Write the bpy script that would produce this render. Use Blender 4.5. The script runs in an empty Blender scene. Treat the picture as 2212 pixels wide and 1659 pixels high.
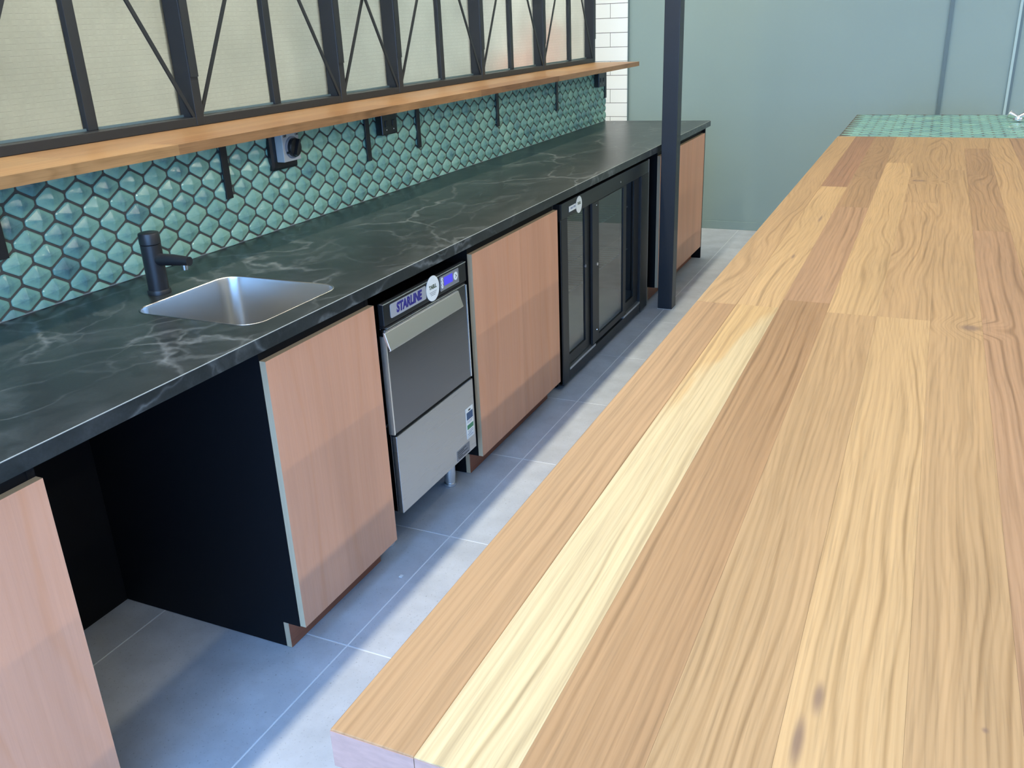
import bpy, bmesh, math, random
from mathutils import Vector, Matrix
random.seed(7)
S = bpy.context.scene
COL = S.collection

# ------------------------------------------------------------------ camera
YAW, PIT, ROL = -0.4421, -0.385, -0.0423
cam_d = bpy.data.cameras.new('camera')
cam_d.sensor_fit = 'HORIZONTAL'; cam_d.sensor_width = 36.0
cam_d.lens = 1917.3 * 36.0 / 2212.0
cam_d.clip_start = 0.02; cam_d.clip_end = 200
cam = bpy.data.objects.new('camera', cam_d); COL.objects.link(cam)
fw = Vector((math.sin(YAW) * math.cos(PIT), math.cos(YAW) * math.cos(PIT), math.sin(PIT)))
rt0 = Vector((math.cos(YAW), -math.sin(YAW), 0)); up0 = rt0.cross(fw)
c_, s_ = math.cos(ROL), math.sin(ROL)
rt = c_ * rt0 + s_ * up0; up = -s_ * rt0 + c_ * up0
M = Matrix.Identity(4)
for i in range(3):
    M[i][0], M[i][1], M[i][2] = rt[i], up[i], -fw[i]
M[0][3], M[1][3], M[2][3] = 1.34301, -0.37758, 1.56727
cam.matrix_world = M
S.camera = cam

# ------------------------------------------------------------------ world, lamps, exposure
W = bpy.data.worlds.new('sky'); S.world = W; W.use_nodes = True
wn = W.node_tree.nodes; wl = W.node_tree.links
wn.clear()
wo = wn.new('ShaderNodeOutputWorld'); wb = wn.new('ShaderNodeBackground')
wb.inputs['Color'].default_value = (0.245, 0.51, 1.0, 1); wb.inputs['Strength'].default_value = 9.5
wl.new(wb.outputs[0], wo.inputs['Surface'])
S.view_settings.view_transform = 'Standard'; S.view_settings.look = 'None'
S.view_settings.gamma = 1.0; S.view_settings.use_curve_mapping = False
S.view_settings.exposure = 0.0

WARM, COOL = (1.0, 0.93, 0.70), (0.90, 0.97, 1.0)
LAMP_X = [(-0.20, 118, 2.3, 7.6, WARM), (1.56, 12, 2.3, 7.6, WARM), (3.33, 100, 2.3, 7.6, WARM), (5.07, 100, 2.3, 7.6, WARM), (-2.45, 80, 4.4, 4.2, COOL)]
LAMP_Z = 2.95
for lx, lw, ly, ll, lc in LAMP_X:
    ld = bpy.data.lights.new('strip_light', 'AREA'); ld.shape = 'RECTANGLE'
    ld.size = 0.07; ld.size_y = ll; ld.energy = lw; ld.color = lc
    lo = bpy.data.objects.new('strip_light', ld); COL.objects.link(lo)
    lo.location = (lx, ly, LAMP_Z - 0.012)
# the sky seen through the open front and an added roof gap (portal: only guides sampling)
for (px, py, pz, rx, rz, sx, sy) in [(2.2, -2.62, 1.30, math.pi / 2, 0, 4.4, 2.6), (.15, -1.4, 3.12, 0, 0, 1.7, 2.2)]:
    ld = bpy.data.lights.new('sky_portal', 'AREA'); ld.shape = 'RECTANGLE'; ld.size = sx; ld.size_y = sy
    ld.cycles.is_portal = True
    lo = bpy.data.objects.new('sky_portal', ld); COL.objects.link(lo)
    lo.location = (px, py, pz); lo.rotation_euler = (rx, 0, rz)

# ------------------------------------------------------------------ materials
def new_mat(name):
    m = bpy.data.materials.new(name); m.use_nodes = True
    n = m.node_tree.nodes; l = m.node_tree.links
    return m, n, l, n['Principled BSDF']

def simple(name, col, rough=0.5, metal=0.0, spec=0.5, noise=0.0, nscale=20.0, bump=0.0, bscale=200.0, stretch=None, coat=0.0):
    m, n, l, b = new_mat(name)
    b.inputs['Base Color'].default_value = (*col, 1); b.inputs['Roughness'].default_value = rough
    b.inputs['Metallic'].default_value = metal; b.inputs['Specular IOR Level'].default_value = spec
    b.inputs['Coat Weight'].default_value = coat; b.inputs['Coat Roughness'].default_value = 0.1
    tc = n.new('ShaderNodeTexCoord'); vec = tc.outputs['Object']
    if stretch:
        mp = n.new('ShaderNodeMapping'); mp.inputs['Scale'].default_value = stretch
        l.new(vec, mp.inputs['Vector']); vec = mp.outputs[0]
    if noise:
        t = n.new('ShaderNodeTexNoise'); t.inputs['Scale'].default_value = nscale; t.inputs['Detail'].default_value = 5
        l.new(vec, t.inputs['Vector'])
        mx = n.new('ShaderNodeMix'); mx.data_type = 'RGBA'
        mx.inputs['A'].default_value = (*[c * (1 - noise) for c in col], 1)
        mx.inputs['B'].default_value = (*[min(1, c * (1 + noise)) for c in col], 1)
        l.new(t.outputs['Fac'], mx.inputs['Factor']); l.new(mx.outputs['Result'], b.inputs['Base Color'])
    if bump:
        t = n.new('ShaderNodeTexNoise'); t.inputs['Scale'].default_value = bscale; t.inputs['Detail'].default_value = 3
        l.new(vec, t.inputs['Vector'])
        bp = n.new('ShaderNodeBump'); bp.inputs['Strength'].default_value = bump; bp.inputs['Distance'].default_value = 0.002
        l.new(t.outputs['Fac'], bp.inputs['Height']); l.new(bp.outputs[0], b.inputs['Normal'])
    return m

def math_node(n, l, op, a, b=None, c=None):
    x = n.new('ShaderNodeMath'); x.operation = op
    for i, v in enumerate((a, b, c)):
        if v is None: continue
        if isinstance(v, (int, float)): x.inputs[i].default_value = v
        else: l.new(v, x.inputs[i])
    return x.outputs[0]

KNOTS = [(1.452, 1.428, 1.0, .020, .018), (1.321, 3.09, 1.0, .030, .018), (1.073, 2.362, 1.0, .004, .05),
         (1.063, 1.893, 1.0, .004, .025), (1.302, 0.238, 1.0, .006, .035), (1.445, 0.31, 1.0, .004, .005),
         (1.312, 0.30, 1.0, .006, .025)]

def wood_material(name, axis='y', knots=False, rough=0.42, sap=False, ring=0.36, rings=52.0, use_obj=True, col=(.6, .4, .2), fig=6.0, pore=0.19):
    """grain runs along one axis; base colour and figure strength come from the object's own colour"""
    m, n, l, b = new_mat(name)
    tc = n.new('ShaderNodeTexCoord'); oi = n.new('ShaderNodeObjectInfo')
    off = n.new('ShaderNodeVectorMath'); off.operation = 'SCALE'
    off.inputs[0].default_value = (31.7, 57.3, 13.1); l.new(oi.outputs['Random'], off.inputs['Scale'])
    add = n.new('ShaderNodeVectorMath'); add.operation = 'ADD'
    l.new(tc.outputs['Object'], add.inputs[0]); l.new(off.outputs[0], add.inputs[1])
    P = add.outputs[0]
    def sc(v3):
        mp = n.new('ShaderNodeMapping'); mp.inputs['Scale'].default_value = v3; l.new(P, mp.inputs['Vector']); return mp.outputs[0]
    def order(along, a1, a2): return {'y': (a1, along, a2), 'z': (a1, a2, along), 'x': (along, a1, a2)}[axis]
    def noise(v, scale, detail, rough_=0.5):
        t = n.new('ShaderNodeTexNoise'); t.inputs['Scale'].default_value = scale; t.inputs['Detail'].default_value = detail
        t.inputs['Roughness'].default_value = rough_
        l.new(v, t.inputs['Vector']); return t.outputs['Fac']
    warp = noise(sc(order(1.3, 6.0, 6.0)), 1.0, 1.5)
    warp2 = noise(sc(order(5.0, 34.0, 34.0)), 1.0, 2.0)
    sep = n.new('ShaderNodeSeparateXYZ'); l.new(P, sep.inputs[0])
    across = sep.outputs['X'] if axis != 'x' else sep.outputs['Y']
    if axis == 'z': across = sep.outputs['Y']
    figure = oi.outputs['Alpha'] if use_obj else None
    wv = math_node(n, l, 'SUBTRACT', warp, 0.5)
    if use_obj:
        wv = math_node(n, l, 'MULTIPLY', wv, math_node(n, l, 'MULTIPLY', figure, 26.0))
    else:
        wv = math_node(n, l, 'MULTIPLY', wv, fig)
    ph = math_node(n, l, 'MULTIPLY_ADD', across, rings, wv)
    ph = math_node(n, l, 'MULTIPLY_ADD', warp2, 0.45, ph)
    kfac = None
    if knots:
        g = n.new('ShaderNodeNewGeometry')
        for (kx, ky, kz, rx, ry) in KNOTS:
            sb = n.new('ShaderNodeVectorMath'); sb.operation = 'SUBTRACT'; l.new(g.outputs['Position'], sb.inputs[0]); sb.inputs[1].default_value = (kx, ky, kz)
            dv = n.new('ShaderNodeVectorMath'); dv.operation = 'DIVIDE'; l.new(sb.outputs[0], dv.inputs[0]); dv.inputs[1].default_value = (rx, ry, 1.0)
            ln = n.new('ShaderNodeVectorMath'); ln.operation = 'LENGTH'; l.new(dv.outputs[0], ln.inputs[0])
            wob = math_node(n, l, 'MULTIPLY_ADD', warp2, 1.1, -0.55)
            dist = math_node(n, l, 'ADD', ln.outputs['Value'], wob)
            f = n.new('ShaderNodeMapRange'); f.interpolation_type = 'SMOOTHSTEP'
            f.inputs['From Min'].default_value = 1.25; f.inputs['From Max'].default_value = 0.15
            l.new(dist, f.inputs['Value'])
            if rx > .017:   # grain bends round the big knots
                f2 = n.new('ShaderNodeMapRange'); f2.interpolation_type = 'SMOOTHSTEP'
                f2.inputs['From Min'].default_value = 4.5; f2.inputs['From Max'].default_value = 0.0
                l.new(ln.outputs['Value'], f2.inputs['Value'])
                ph = math_node(n, l, 'MULTIPLY_ADD', f2.outputs[0], 2.6, ph)
            kfac = f.outputs[0] if kfac is None else math_node(n, l, 'MAXIMUM', kfac, f.outputs[0])
    def lines(p, k, sharp):
        q = math_node(n, l, 'SINE', math_node(n, l, 'MULTIPLY', p, 6.2832 * k))
        return math_node(n, l, 'POWER', math_node(n, l, 'MULTIPLY_ADD', q, 0.5, 0.5), sharp)
    amp = noise(sc(order(1.1, 16.0, 16.0)), 1.0, 2.0)
    am = n.new('ShaderNodeMapRange'); am.inputs['From Min'].default_value = 0.40; am.inputs['From Max'].default_value = 0.66
    l.new(amp, am.inputs['Value'])
    amp2 = noise(sc(order(2.3, 30.0, 30.0)), 1.0, 1.0)
    rg = math_node(n, l, 'MULTIPLY', lines(ph, 0.8, 7.0), am.outputs[0])
    rg2 = math_node(n, l, 'MULTIPLY', lines(ph, 2.1, 3.0), math_node(n, l, 'MULTIPLY', amp2, 0.55))
    rg = math_node(n, l, 'MINIMUM', math_node(n, l, 'ADD', rg, rg2), 1.0)
    po = noise(sc(order(7.0, 330.0, 330.0)), 1.0, 3.0, 0.6)
    pr = n.new('ShaderNodeMapRange'); pr.inputs['From Min'].default_value = 0.50; pr.inputs['From Max'].default_value = 0.70
    l.new(po, pr.inputs['Value'])
    st = noise(sc(order(1.6, 130.0, 130.0)), 1.0, 2.0, 0.6)          # broad straight streaks
    sh = math_node(n, l, 'MULTIPLY_ADD', rg, -ring, 1.06)
    sh = math_node(n, l, 'MULTIPLY', sh, math_node(n, l, 'MULTIPLY_ADD', pr.outputs[0], -pore, 1.0))
    sh = math_node(n, l, 'MULTIPLY', sh, math_node(n, l, 'MULTIPLY_ADD', st, 0.44 if use_obj else 0.12, 0.78 if use_obj else 0.94))
    broad = noise(sc(order(0.9, 9.0, 9.0)), 1.0, 1.0)
    sh = math_node(n, l, 'MULTIPLY', sh, math_node(n, l, 'MULTIPLY_ADD', broad, 0.3, 0.85))
    cm = n.new('ShaderNodeVectorMath'); cm.operation = 'SCALE'; l.new(sh, cm.inputs['Scale'])
    if use_obj: l.new(oi.outputs['Color'], cm.inputs[0])
    else: cm.inputs[0].default_value = col
    # darker grain is also redder
    mx = n.new('ShaderNodeMix'); mx.data_type = 'RGBA'; mx.blend_type = 'MULTIPLY'
    basec = cm.outputs[0]
    if sap:   # pale sapwood runs out along a slanting edge into honey heartwood
        g2 = n.new('ShaderNodeNewGeometry'); sp2 = n.new('ShaderNodeSeparateXYZ'); l.new(g2.outputs['Position'], sp2.inputs[0])
        tt = math_node(n, l, 'MULTIPLY_ADD', sp2.outputs['X'], -8.0, math_node(n, l, 'ADD', sp2.outputs['Y'], 8.0 * 1.0105 - 0.78))
        tt = math_node(n, l, 'ADD', tt, math_node(n, l, 'MULTIPLY_ADD', warp2, .5, -.25))
        mr_ = n.new('ShaderNodeMapRange'); mr_.interpolation_type = 'SMOOTHSTEP'; mr_.inputs['From Min'].default_value = -.05; mr_.inputs['From Max'].default_value = .14
        l.new(tt, mr_.inputs['Value'])
        ms_ = n.new('ShaderNodeMix'); ms_.data_type = 'RGBA'; ms_.blend_type = 'MULTIPLY'
        l.new(mr_.outputs[0], ms_.inputs['Factor']); l.new(basec, ms_.inputs['A']); ms_.inputs['B'].default_value = (.93, .78, .62, 1)
        basec = ms_.outputs['Result']
    l.new(math_node(n, l, 'MULTIPLY', rg, 0.55), mx.inputs['Factor']); l.new(basec, mx.inputs['A'])
    mx.inputs['B'].default_value = (1.0, 0.90, 0.76, 1)
    outc = mx.outputs['Result']
    if kfac is not None:
        mk = n.new('ShaderNodeMix'); mk.data_type = 'RGBA'
        l.new(math_node(n, l, 'MULTIPLY', kfac, 0.72), mk.inputs['Factor']); l.new(outc, mk.inputs['A'])
        mk.inputs['B'].default_value = (0.17, 0.10, 0.075, 1); outc = mk.outputs['Result']
    l.new(outc, b.inputs['Base Color'])
    b.inputs['Roughness'].default_value = rough; b.inputs['Specular IOR Level'].default_value = 0.35
    bp = n.new('ShaderNodeBump'); bp.inputs['Strength'].default_value = 0.10; bp.inputs['Distance'].default_value = 0.0008
    l.new(po, bp.inputs['Height']); l.new(bp.outputs[0], b.inputs['Normal'])
    return m

def stone_material():
    m, n, l, b = new_mat('dark_soapstone')
    tc = n.new('ShaderNodeTexCoord'); P = tc.outputs['Object']
    def noise(scale, detail, vec=P, rough_=0.55):
        t = n.new('ShaderNodeTexNoise'); t.inputs['Scale'].default_value = scale; t.inputs['Detail'].default_value = detail
        t.inputs['Roughness'].default_value = rough_; l.new(vec, t.inputs['Vector']); return t
    w = noise(3.0, 5)
    wv = n.new('ShaderNodeVectorMath'); wv.operation = 'MULTIPLY_ADD'
    l.new(w.outputs['Color'], wv.inputs[0]); wv.inputs[1].default_value = (.28, .28, .28); l.new(P, wv.inputs[2])
    def veins(scale, seed, width, vec, stretch):
        mp = n.new('ShaderNodeMapping'); mp.inputs['Location'].default_value = (seed, seed * 1.7, 0)
        mp.inputs['Rotation'].default_value = (0, 0, 0.5); mp.inputs['Scale'].default_value = stretch
        l.new(vec, mp.inputs['Vector'])
        v = n.new('ShaderNodeTexVoronoi'); v.feature = 'DISTANCE_TO_EDGE'; v.inputs['Scale'].default_value = scale
        l.new(mp.outputs[0], v.inputs['Vector'])
        r = n.new('ShaderNodeMapRange'); r.inputs['From Min'].default_value = width; r.inputs['From Max'].default_value = 0.0
        l.new(v.outputs['Distance'], r.inputs['Value'])
        return math_node(n, l, 'POWER', r.outputs[0], 1.6)
    v1 = veins(2.1, 3.1, 0.022, wv.outputs[0], (1, .7, 1)); v2 = veins(4.6, 9.4, 0.03, wv.outputs[0], (1, .5, 1))
    mask = noise(2.2, 3, P); mr = n.new('ShaderNodeMapRange'); mr.inputs['From Min'].default_value = .33; mr.inputs['From Max'].default_value = .56
    l.new(mask.outputs['Fac'], mr.inputs['Value'])
    cloud = noise(9.0, 6, wv.outputs[0], 0.7)
    cr = n.new('ShaderNodeMapRange'); cr.inputs['From Min'].default_value = .42; cr.inputs['From Max'].default_value = .78; l.new(cloud.outputs['Fac'], cr.inputs['Value'])
    vv = math_node(n, l, 'ADD', v1, math_node(n, l, 'MULTIPLY', v2, 0.5))
    brk = noise(26.0, 2, P)
    vv = math_node(n, l, 'MULTIPLY', vv, math_node(n, l, 'MULTIPLY', mr.outputs[0], math_node(n, l, 'MULTIPLY', brk.outputs['Fac'], 1.5)))
    vv = math_node(n, l, 'MULTIPLY_ADD', math_node(n, l, 'MULTIPLY', cr.outputs[0], mr.outputs[0]), 0.34, vv)
    vv = math_node(n, l, 'MINIMUM', vv, 1.0)
    fine = noise(160.0, 3, P)
    mx = n.new('ShaderNodeMix'); mx.data_type = 'RGBA'; l.new(vv, mx.inputs['Factor'])
    mx.inputs['A'].default_value = (0.016, 0.0195, 0.0205, 1); mx.inputs['B'].default_value = (0.135, 0.145, 0.15, 1)
    ms = n.new('ShaderNodeVectorMath'); ms.operation = 'SCALE'; l.new(mx.outputs['Result'], ms.inputs[0])
    l.new(math_node(n, l, 'MULTIPLY_ADD', fine.outputs['Fac'], 0.7, 0.65), ms.inputs['Scale'])
    l.new(ms.outputs[0], b.inputs['Base Color'])
    b.inputs['Roughness'].default_value = 0.30; b.inputs['Specular IOR Level'].default_value = 0.5
    bp = n.new('ShaderNodeBump'); bp.inputs['Strength'].default_value = 0.12; bp.inputs['Distance'].default_value = 0.001
    l.new(fine.outputs['Fac'], bp.inputs['Height']); l.new(bp.outputs[0], b.inputs['Normal'])
    return m

def floor_tile_material():
    m, n, l, b = new_mat('grey_porcelain')
    tc = n.new('ShaderNodeTexCoord'); g = n.new('ShaderNodeNewGeometry'); P = g.outputs['Position']
    def noise(scale, detail, r=.6):
        t = n.new('ShaderNodeTexNoise'); t.inputs['Scale'].default_value = scale; t.inputs['Detail'].default_value = detail
        t.inputs['Roughness'].default_value = r; l.new(P, t.inputs['Vector']); return t.outputs['Fac']
    a = noise(7.0, 6); sp = noise(140.0, 2)
    oi = n.new('ShaderNodeObjectInfo')
    r = n.new('ShaderNodeMapRange'); r.inputs['From Min'].default_value = .62; r.inputs['From Max'].default_value = .74; l.new(sp, r.inputs['Value'])
    sh = math_node(n, l, 'MULTIPLY_ADD', a, 0.62, 0.69)
    sh = math_node(n, l, 'MULTIPLY', sh, math_node(n, l, 'MULTIPLY_ADD', r.outputs[0], -0.34, 1.0))
    sh = math_node(n, l, 'MULTIPLY', sh, math_node(n, l, 'MULTIPLY_ADD', oi.outputs['Random'], 0.08, 0.96))
    cm = n.new('ShaderNodeVectorMath'); cm.operation = 'SCALE'; cm.inputs[0].default_value = (.50, .525, .575); l.new(sh, cm.inputs['Scale'])
    l.new(cm.outputs[0], b.inputs['Base Color']); b.inputs['Roughness'].default_value = 0.5; b.inputs['Specular IOR Level'].default_value = .4
    bp = n.new('ShaderNodeBump'); bp.inputs['Strength'].default_value = 0.15; bp.inputs['Distance'].default_value = 0.001
    l.new(a, bp.inputs['Height']); l.new(bp.outputs[0], b.inputs['Normal'])
    return m

def glaze_material():
    m, n, l, b = new_mat('teal_glaze')
    at = n.new('ShaderNodeAttribute'); at.attribute_name = 'tint'
    ac = n.new('ShaderNodeAttribute'); ac.attribute_name = 'centre'
    g = n.new('ShaderNodeNewGeometry')
    t = n.new('ShaderNodeTexNoise'); t.inputs['Scale'].default_value = 38.0; t.inputs['Detail'].default_value = 4; t.inputs['Roughness'].default_value = .65
    l.new(g.outputs['Position'], t.inputs['Vector'])
    cen = math_node(n, l, 'MULTIPLY', ac.outputs['Fac'], math_node(n, l, 'MULTIPLY_ADD', t.outputs['Fac'], 2.6, -0.55))
    cen = math_node(n, l, 'MAXIMUM', math_node(n, l, 'MINIMUM', cen, 1.0), 0.0)
    k = math_node(n, l, 'MULTIPLY_ADD', cen, 0.42, at.outputs['Fac'])
    r = n.new('ShaderNodeValToRGB'); l.new(k, r.inputs[0])
    e = r.color_ramp.elements
    e[0].position = 0.0; e[0].color = (0.36, 0.60, 0.46, 1)
    e[1].position = 1.0; e[1].color = (0.07, 0.155, 0.185, 1)
    x = e.new(0.33); x.color = (0.255, 0.49, 0.395, 1)
    x = e.new(0.62); x.color = (0.16, 0.33, 0.315, 1)
    l.new(r.outputs[0], b.inputs['Base Color'])
    b.inputs['Roughness'].default_value = 0.09; b.inputs['Specular IOR Level'].default_value = 0.6
    bp = n.new('ShaderNodeBump'); bp.inputs['Strength'].default_value = 0.25; bp.inputs['Distance'].default_value = 0.002
    l.new(t.outputs['Fac'], bp.inputs['Height']); l.new(bp.outputs[0], b.inputs['Normal'])
    return m

def patterned_glass():
    """obscure wired glass: scatters what is behind it; fine ribs and a wire mesh line"""
    m, n, l, b = new_mat('obscure_wired_glass')
    out = n['Material Output']; n.remove(b)
    g = n.new('ShaderNodeNewGeometry'); sep = n.new('ShaderNodeSeparateXYZ'); l.new(g.outputs['Position'], sep.inputs[0])
    t = n.new('ShaderNodeTexNoise'); t.inputs['Scale'].default_value = 60.0; t.inputs['Detail'].default_value = 4; l.new(g.outputs['Position'], t.inputs['Vector'])
    t2 = n.new('ShaderNodeTexNoise'); t2.inputs['Scale'].default_value = 5.0; t2.inputs['Detail'].default_value = 3; l.new(g.outputs['Position'], t2.inputs['Vector'])
    def line(co, pitch, frac):
        f = math_node(n, l, 'FRACT', math_node(n, l, 'DIVIDE', co, pitch))
        return math_node(n, l, 'LESS_THAN', f, frac)
    mesh_h = line(sep.outputs['Z'], 0.0148, 0.085)
    mesh_v = line(sep.outputs['Y'], 0.0148, 0.10)
    brk = n.new('ShaderNodeMapRange'); brk.inputs['From Min'].default_value = .40; brk.inputs['From Max'].default_value = .62; l.new(t.outputs['Fac'], brk.inputs['Value'])
    wire = math_node(n, l, 'MULTIPLY', math_node(n, l, 'MAXIMUM', mesh_h, math_node(n, l, 'MULTIPLY', mesh_v, 0.12)), brk.outputs[0])
    sh = math_node(n, l, 'MULTIPLY_ADD', wire, -0.26, 1.0)
    sh = math_node(n, l, 'MULTIPLY', sh, math_node(n, l, 'MULTIPLY_ADD', t2.outputs['Fac'], 0.24, 0.88))
    sh = math_node(n, l, 'MULTIPLY', sh, math_node(n, l, 'MULTIPLY_ADD', t.outputs['Fac'], 0.20, 0.90))
    cm = n.new('ShaderNodeVectorMath'); cm.operation = 'SCALE'; cm.inputs[0].default_value = (.95, .94, .88); l.new(sh, cm.inputs['Scale'])
    tr = n.new('ShaderNodeBsdfTranslucent'); l.new(cm.outputs[0], tr.inputs['Color'])
    rf = n.new('ShaderNodeBsdfRefraction'); rf.inputs['Roughness'].default_value = 0.26; rf.inputs['IOR'].default_value = 1.12; l.new(cm.outputs[0], rf.inputs['Color'])
    m1 = n.new('ShaderNodeMixShader'); m1.inputs[0].default_value = 0.62; l.new(tr.outputs[0], m1.inputs[1]); l.new(rf.outputs[0], m1.inputs[2])
    gl = n.new('ShaderNodeBsdfGlossy'); gl.inputs['Roughness'].default_value = 0.25
    fr = n.new('ShaderNodeFresnel'); fr.inputs['IOR'].default_value = 1.4
    m2 = n.new('ShaderNodeMixShader'); l.new(math_node(n, l, 'MULTIPLY', fr.outputs[0], math_node(n, l, 'SUBTRACT', 1.0, g.outputs['Backfacing'])), m2.inputs[0]); l.new(m1.outputs[0], m2.inputs[1]); l.new(gl.outputs[0], m2.inputs[2])
    bp = n.new('ShaderNodeBump'); bp.inputs['Strength'].default_value = 0.3; bp.inputs['Distance'].default_value = 0.002
    l.new(t.outputs['Fac'], bp.inputs['Height'])
    for x in (tr, rf, gl): l.new(bp.outputs[0], x.inputs['Normal'])
    l.new(m2.outputs[0], out.inputs['Surface'])
    return m

def clear_glass():
    m, n, l, b = new_mat('clear_glass')
    out = n['Material Output']; n.remove(b)
    tr = n.new('ShaderNodeBsdfTransparent'); tr.inputs['Color'].default_value = (.80, .86, .86, 1)
    gl = n.new('ShaderNodeBsdfGlossy'); gl.inputs['Roughness'].default_value = 0.03
    fr = n.new('ShaderNodeFresnel'); fr.inputs['IOR'].default_value = 3.0
    g = n.new('ShaderNodeNewGeometry')
    mx = n.new('ShaderNodeMixShader'); l.new(math_node(n, l, 'MULTIPLY', fr.outputs[0], math_node(n, l, 'SUBTRACT', 1.0, g.outputs['Backfacing'])), mx.inputs[0]); l.new(tr.outputs[0], mx.inputs[1]); l.new(gl.outputs[0], mx.inputs[2])
    l.new(mx.outputs[0], out.inputs['Surface'])
    return m

def brushed_steel(name, col, rough, stretch):
    m, n, l, b = new_mat(name)
    tc = n.new('ShaderNodeTexCoord'); mp = n.new('ShaderNodeMapping'); mp.inputs['Scale'].default_value = stretch
    l.new(tc.outputs['Object'], mp.inputs['Vector'])
    t = n.new('ShaderNodeTexNoise'); t.inputs['Scale'].default_value = 1.0; t.inputs['Detail'].default_value = 4; l.new(mp.outputs[0], t.inputs['Vector'])
    b.inputs['Base Color'].default_value = (*col, 1); b.inputs['Metallic'].default_value = 1.0
    l.new(math_node(n, l, 'MULTIPLY_ADD', t.outputs['Fac'], 0.16, rough - 0.08), b.inputs['Roughness'])
    bp = n.new('ShaderNodeBump'); bp.inputs['Strength'].default_value = 0.06; bp.inputs['Distance'].default_value = 0.0006
    l.new(t.outputs['Fac'], bp.inputs['Height']); l.new(bp.outputs[0], b.inputs['Normal'])
    return m

def emit(name, col, strength):
    m, n, l, b = new_mat(name)
    b.inputs['Base Color'].default_value = (*[c * .3 for c in col], 1)
    b.inputs['Emission Color'].default_value = (*col, 1); b.inputs['Emission Strength'].default_value = strength
    return m

MAT = dict(
    black=simple('black_paint', (.012, .013, .016), .42),
    black_frame=simple('black_steel', (.016, .018, .021), .40, bump=.1, bscale=60),
    post=simple('charcoal_post_paint', (.019, .022, .029), .38),
    carcass=simple('black_board', (.006, .006, .0075), .6, spec=.15),
    matt_black=simple('matt_black_metal', (.013, .014, .017), .38),
    plastic_black=simple('black_plastic', (.012, .013, .015), .30),
    plastic_white=simple('white_plastic', (.50, .50, .49), .35),
    print_black=simple('black_print', (.015, .016, .018), .6),
    white=simple('ceiling_white', (.80, .80, .79), .8),
    wall=simple('blue_grey_paint', (.262, .345, .328), .42, noise=.03, nscale=3.0, bump=.06, bscale=90),
    trim_dark=simple('dark_wall_batten', (.115, .165, .175), .4),
    trim_light=simple('pale_wall_batten', (.40, .52, .51), .35),
    plain_wall=simple('plain_wall_paint', (.62, .62, .60), .7),
    grout_dark=simple('dark_grout', (.085, .078, .070), .85, noise=.2, nscale=90),
    grout_floor=simple('pale_floor_grout', (.78, .80, .82), .8),
    white_tile=simple('white_glazed_tile', (.93, .94, .92), .12, coat=.3),
    stone=stone_material(),
    stone_highlight=simple('laminate_edge_highlight', (.30, .32, .31), .35),  # pale grey stands in for the highlight on the laminate edge
    floor_tile=floor_tile_material(),
    glaze=glaze_material(),
    pglass=patterned_glass(), cglass=clear_glass(),
    steel=brushed_steel('brushed_steel', (.49, .51, .535), .30, (40, 4, 600)),
    steel_dark=brushed_steel('dark_brushed_steel', (.20, .21, .235), .20, (40, 4, 600)),
    steel_polish=simple('polished_steel', (1.0, 1.0, 1.0), .34, metal=1.0),
    sink_steel=simple('sink_steel', (.56, .555, .545), .28, metal=1.0, bump=.03, bscale=500),
    chrome=simple('chrome', (.85, .86, .88), .06, metal=1.0),
    stave=wood_material('oak_stave', 'y', knots=True),
    stave_sap=wood_material('oak_sapwood_stave', 'y', knots=False, sap=True),
    shelf=wood_material('shelf_oak', 'y', ring=.42, rings=60, pore=.25),
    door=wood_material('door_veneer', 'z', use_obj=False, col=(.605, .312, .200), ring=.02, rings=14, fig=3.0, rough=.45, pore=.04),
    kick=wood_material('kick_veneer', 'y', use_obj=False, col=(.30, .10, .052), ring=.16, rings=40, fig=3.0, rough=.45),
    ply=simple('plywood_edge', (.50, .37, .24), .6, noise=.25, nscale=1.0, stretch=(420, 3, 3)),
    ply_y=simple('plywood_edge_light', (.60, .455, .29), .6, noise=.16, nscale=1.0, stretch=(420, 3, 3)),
    endgrain=simple('end_grain', (.45, .25, .19), .55, noise=.22, nscale=1.0, stretch=(60, 20, 160)),
    silver=simple('silver_track', (.72, .73, .75), .35, metal=.9),
    grey_label=simple('grey_label', (.22, .23, .26), .4),
    logo_grey=simple('logo_plate_grey', (.36, .37, .41), .45),
    label_white=simple('label_white', (.80, .84, .86), .5),
    label_blue=simple('label_blue', (.035, .085, .20), .5),
    label_palebl=simple('label_pale_blue', (.30, .36, .52), .5),
    label_green=simple('label_green', (.05, .24, .13), .5),
    logo_blue=simple('logo_blue', (.025, .02, .22), .4),
    logo_green=simple('logo_dark_green', (.05, .075, .04), .5),
    lcd=emit('blue_screen', (.07, .06, .75), .9),
    lamp=emit('lamp_diffuser', (1.0, .93, .84), 4.0),
    silicone=simple('pale_sealant', (.26, .28, .28), .4, noise=.5, nscale=14),
    fridge_in=simple('fridge_liner', (.42, .44, .45), .5),
    island_body=simple('island_cladding', (.20, .27, .28), .5),
    orange=simple('orange_plastic', (.90, .27, .16), .5),
    cream_wall=simple('cream_wall_paint', (.70, .68, .58), .8),
    ext_wall=simple('outside_render', (.62, .60, .54), .8, noise=.12, nscale=2.5),
    ext_ground=simple('outside_paving', (.38, .38, .38), .9),
    ext_dark=simple('outside_dark_steel', (.10, .11, .12), .6),
)

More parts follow.
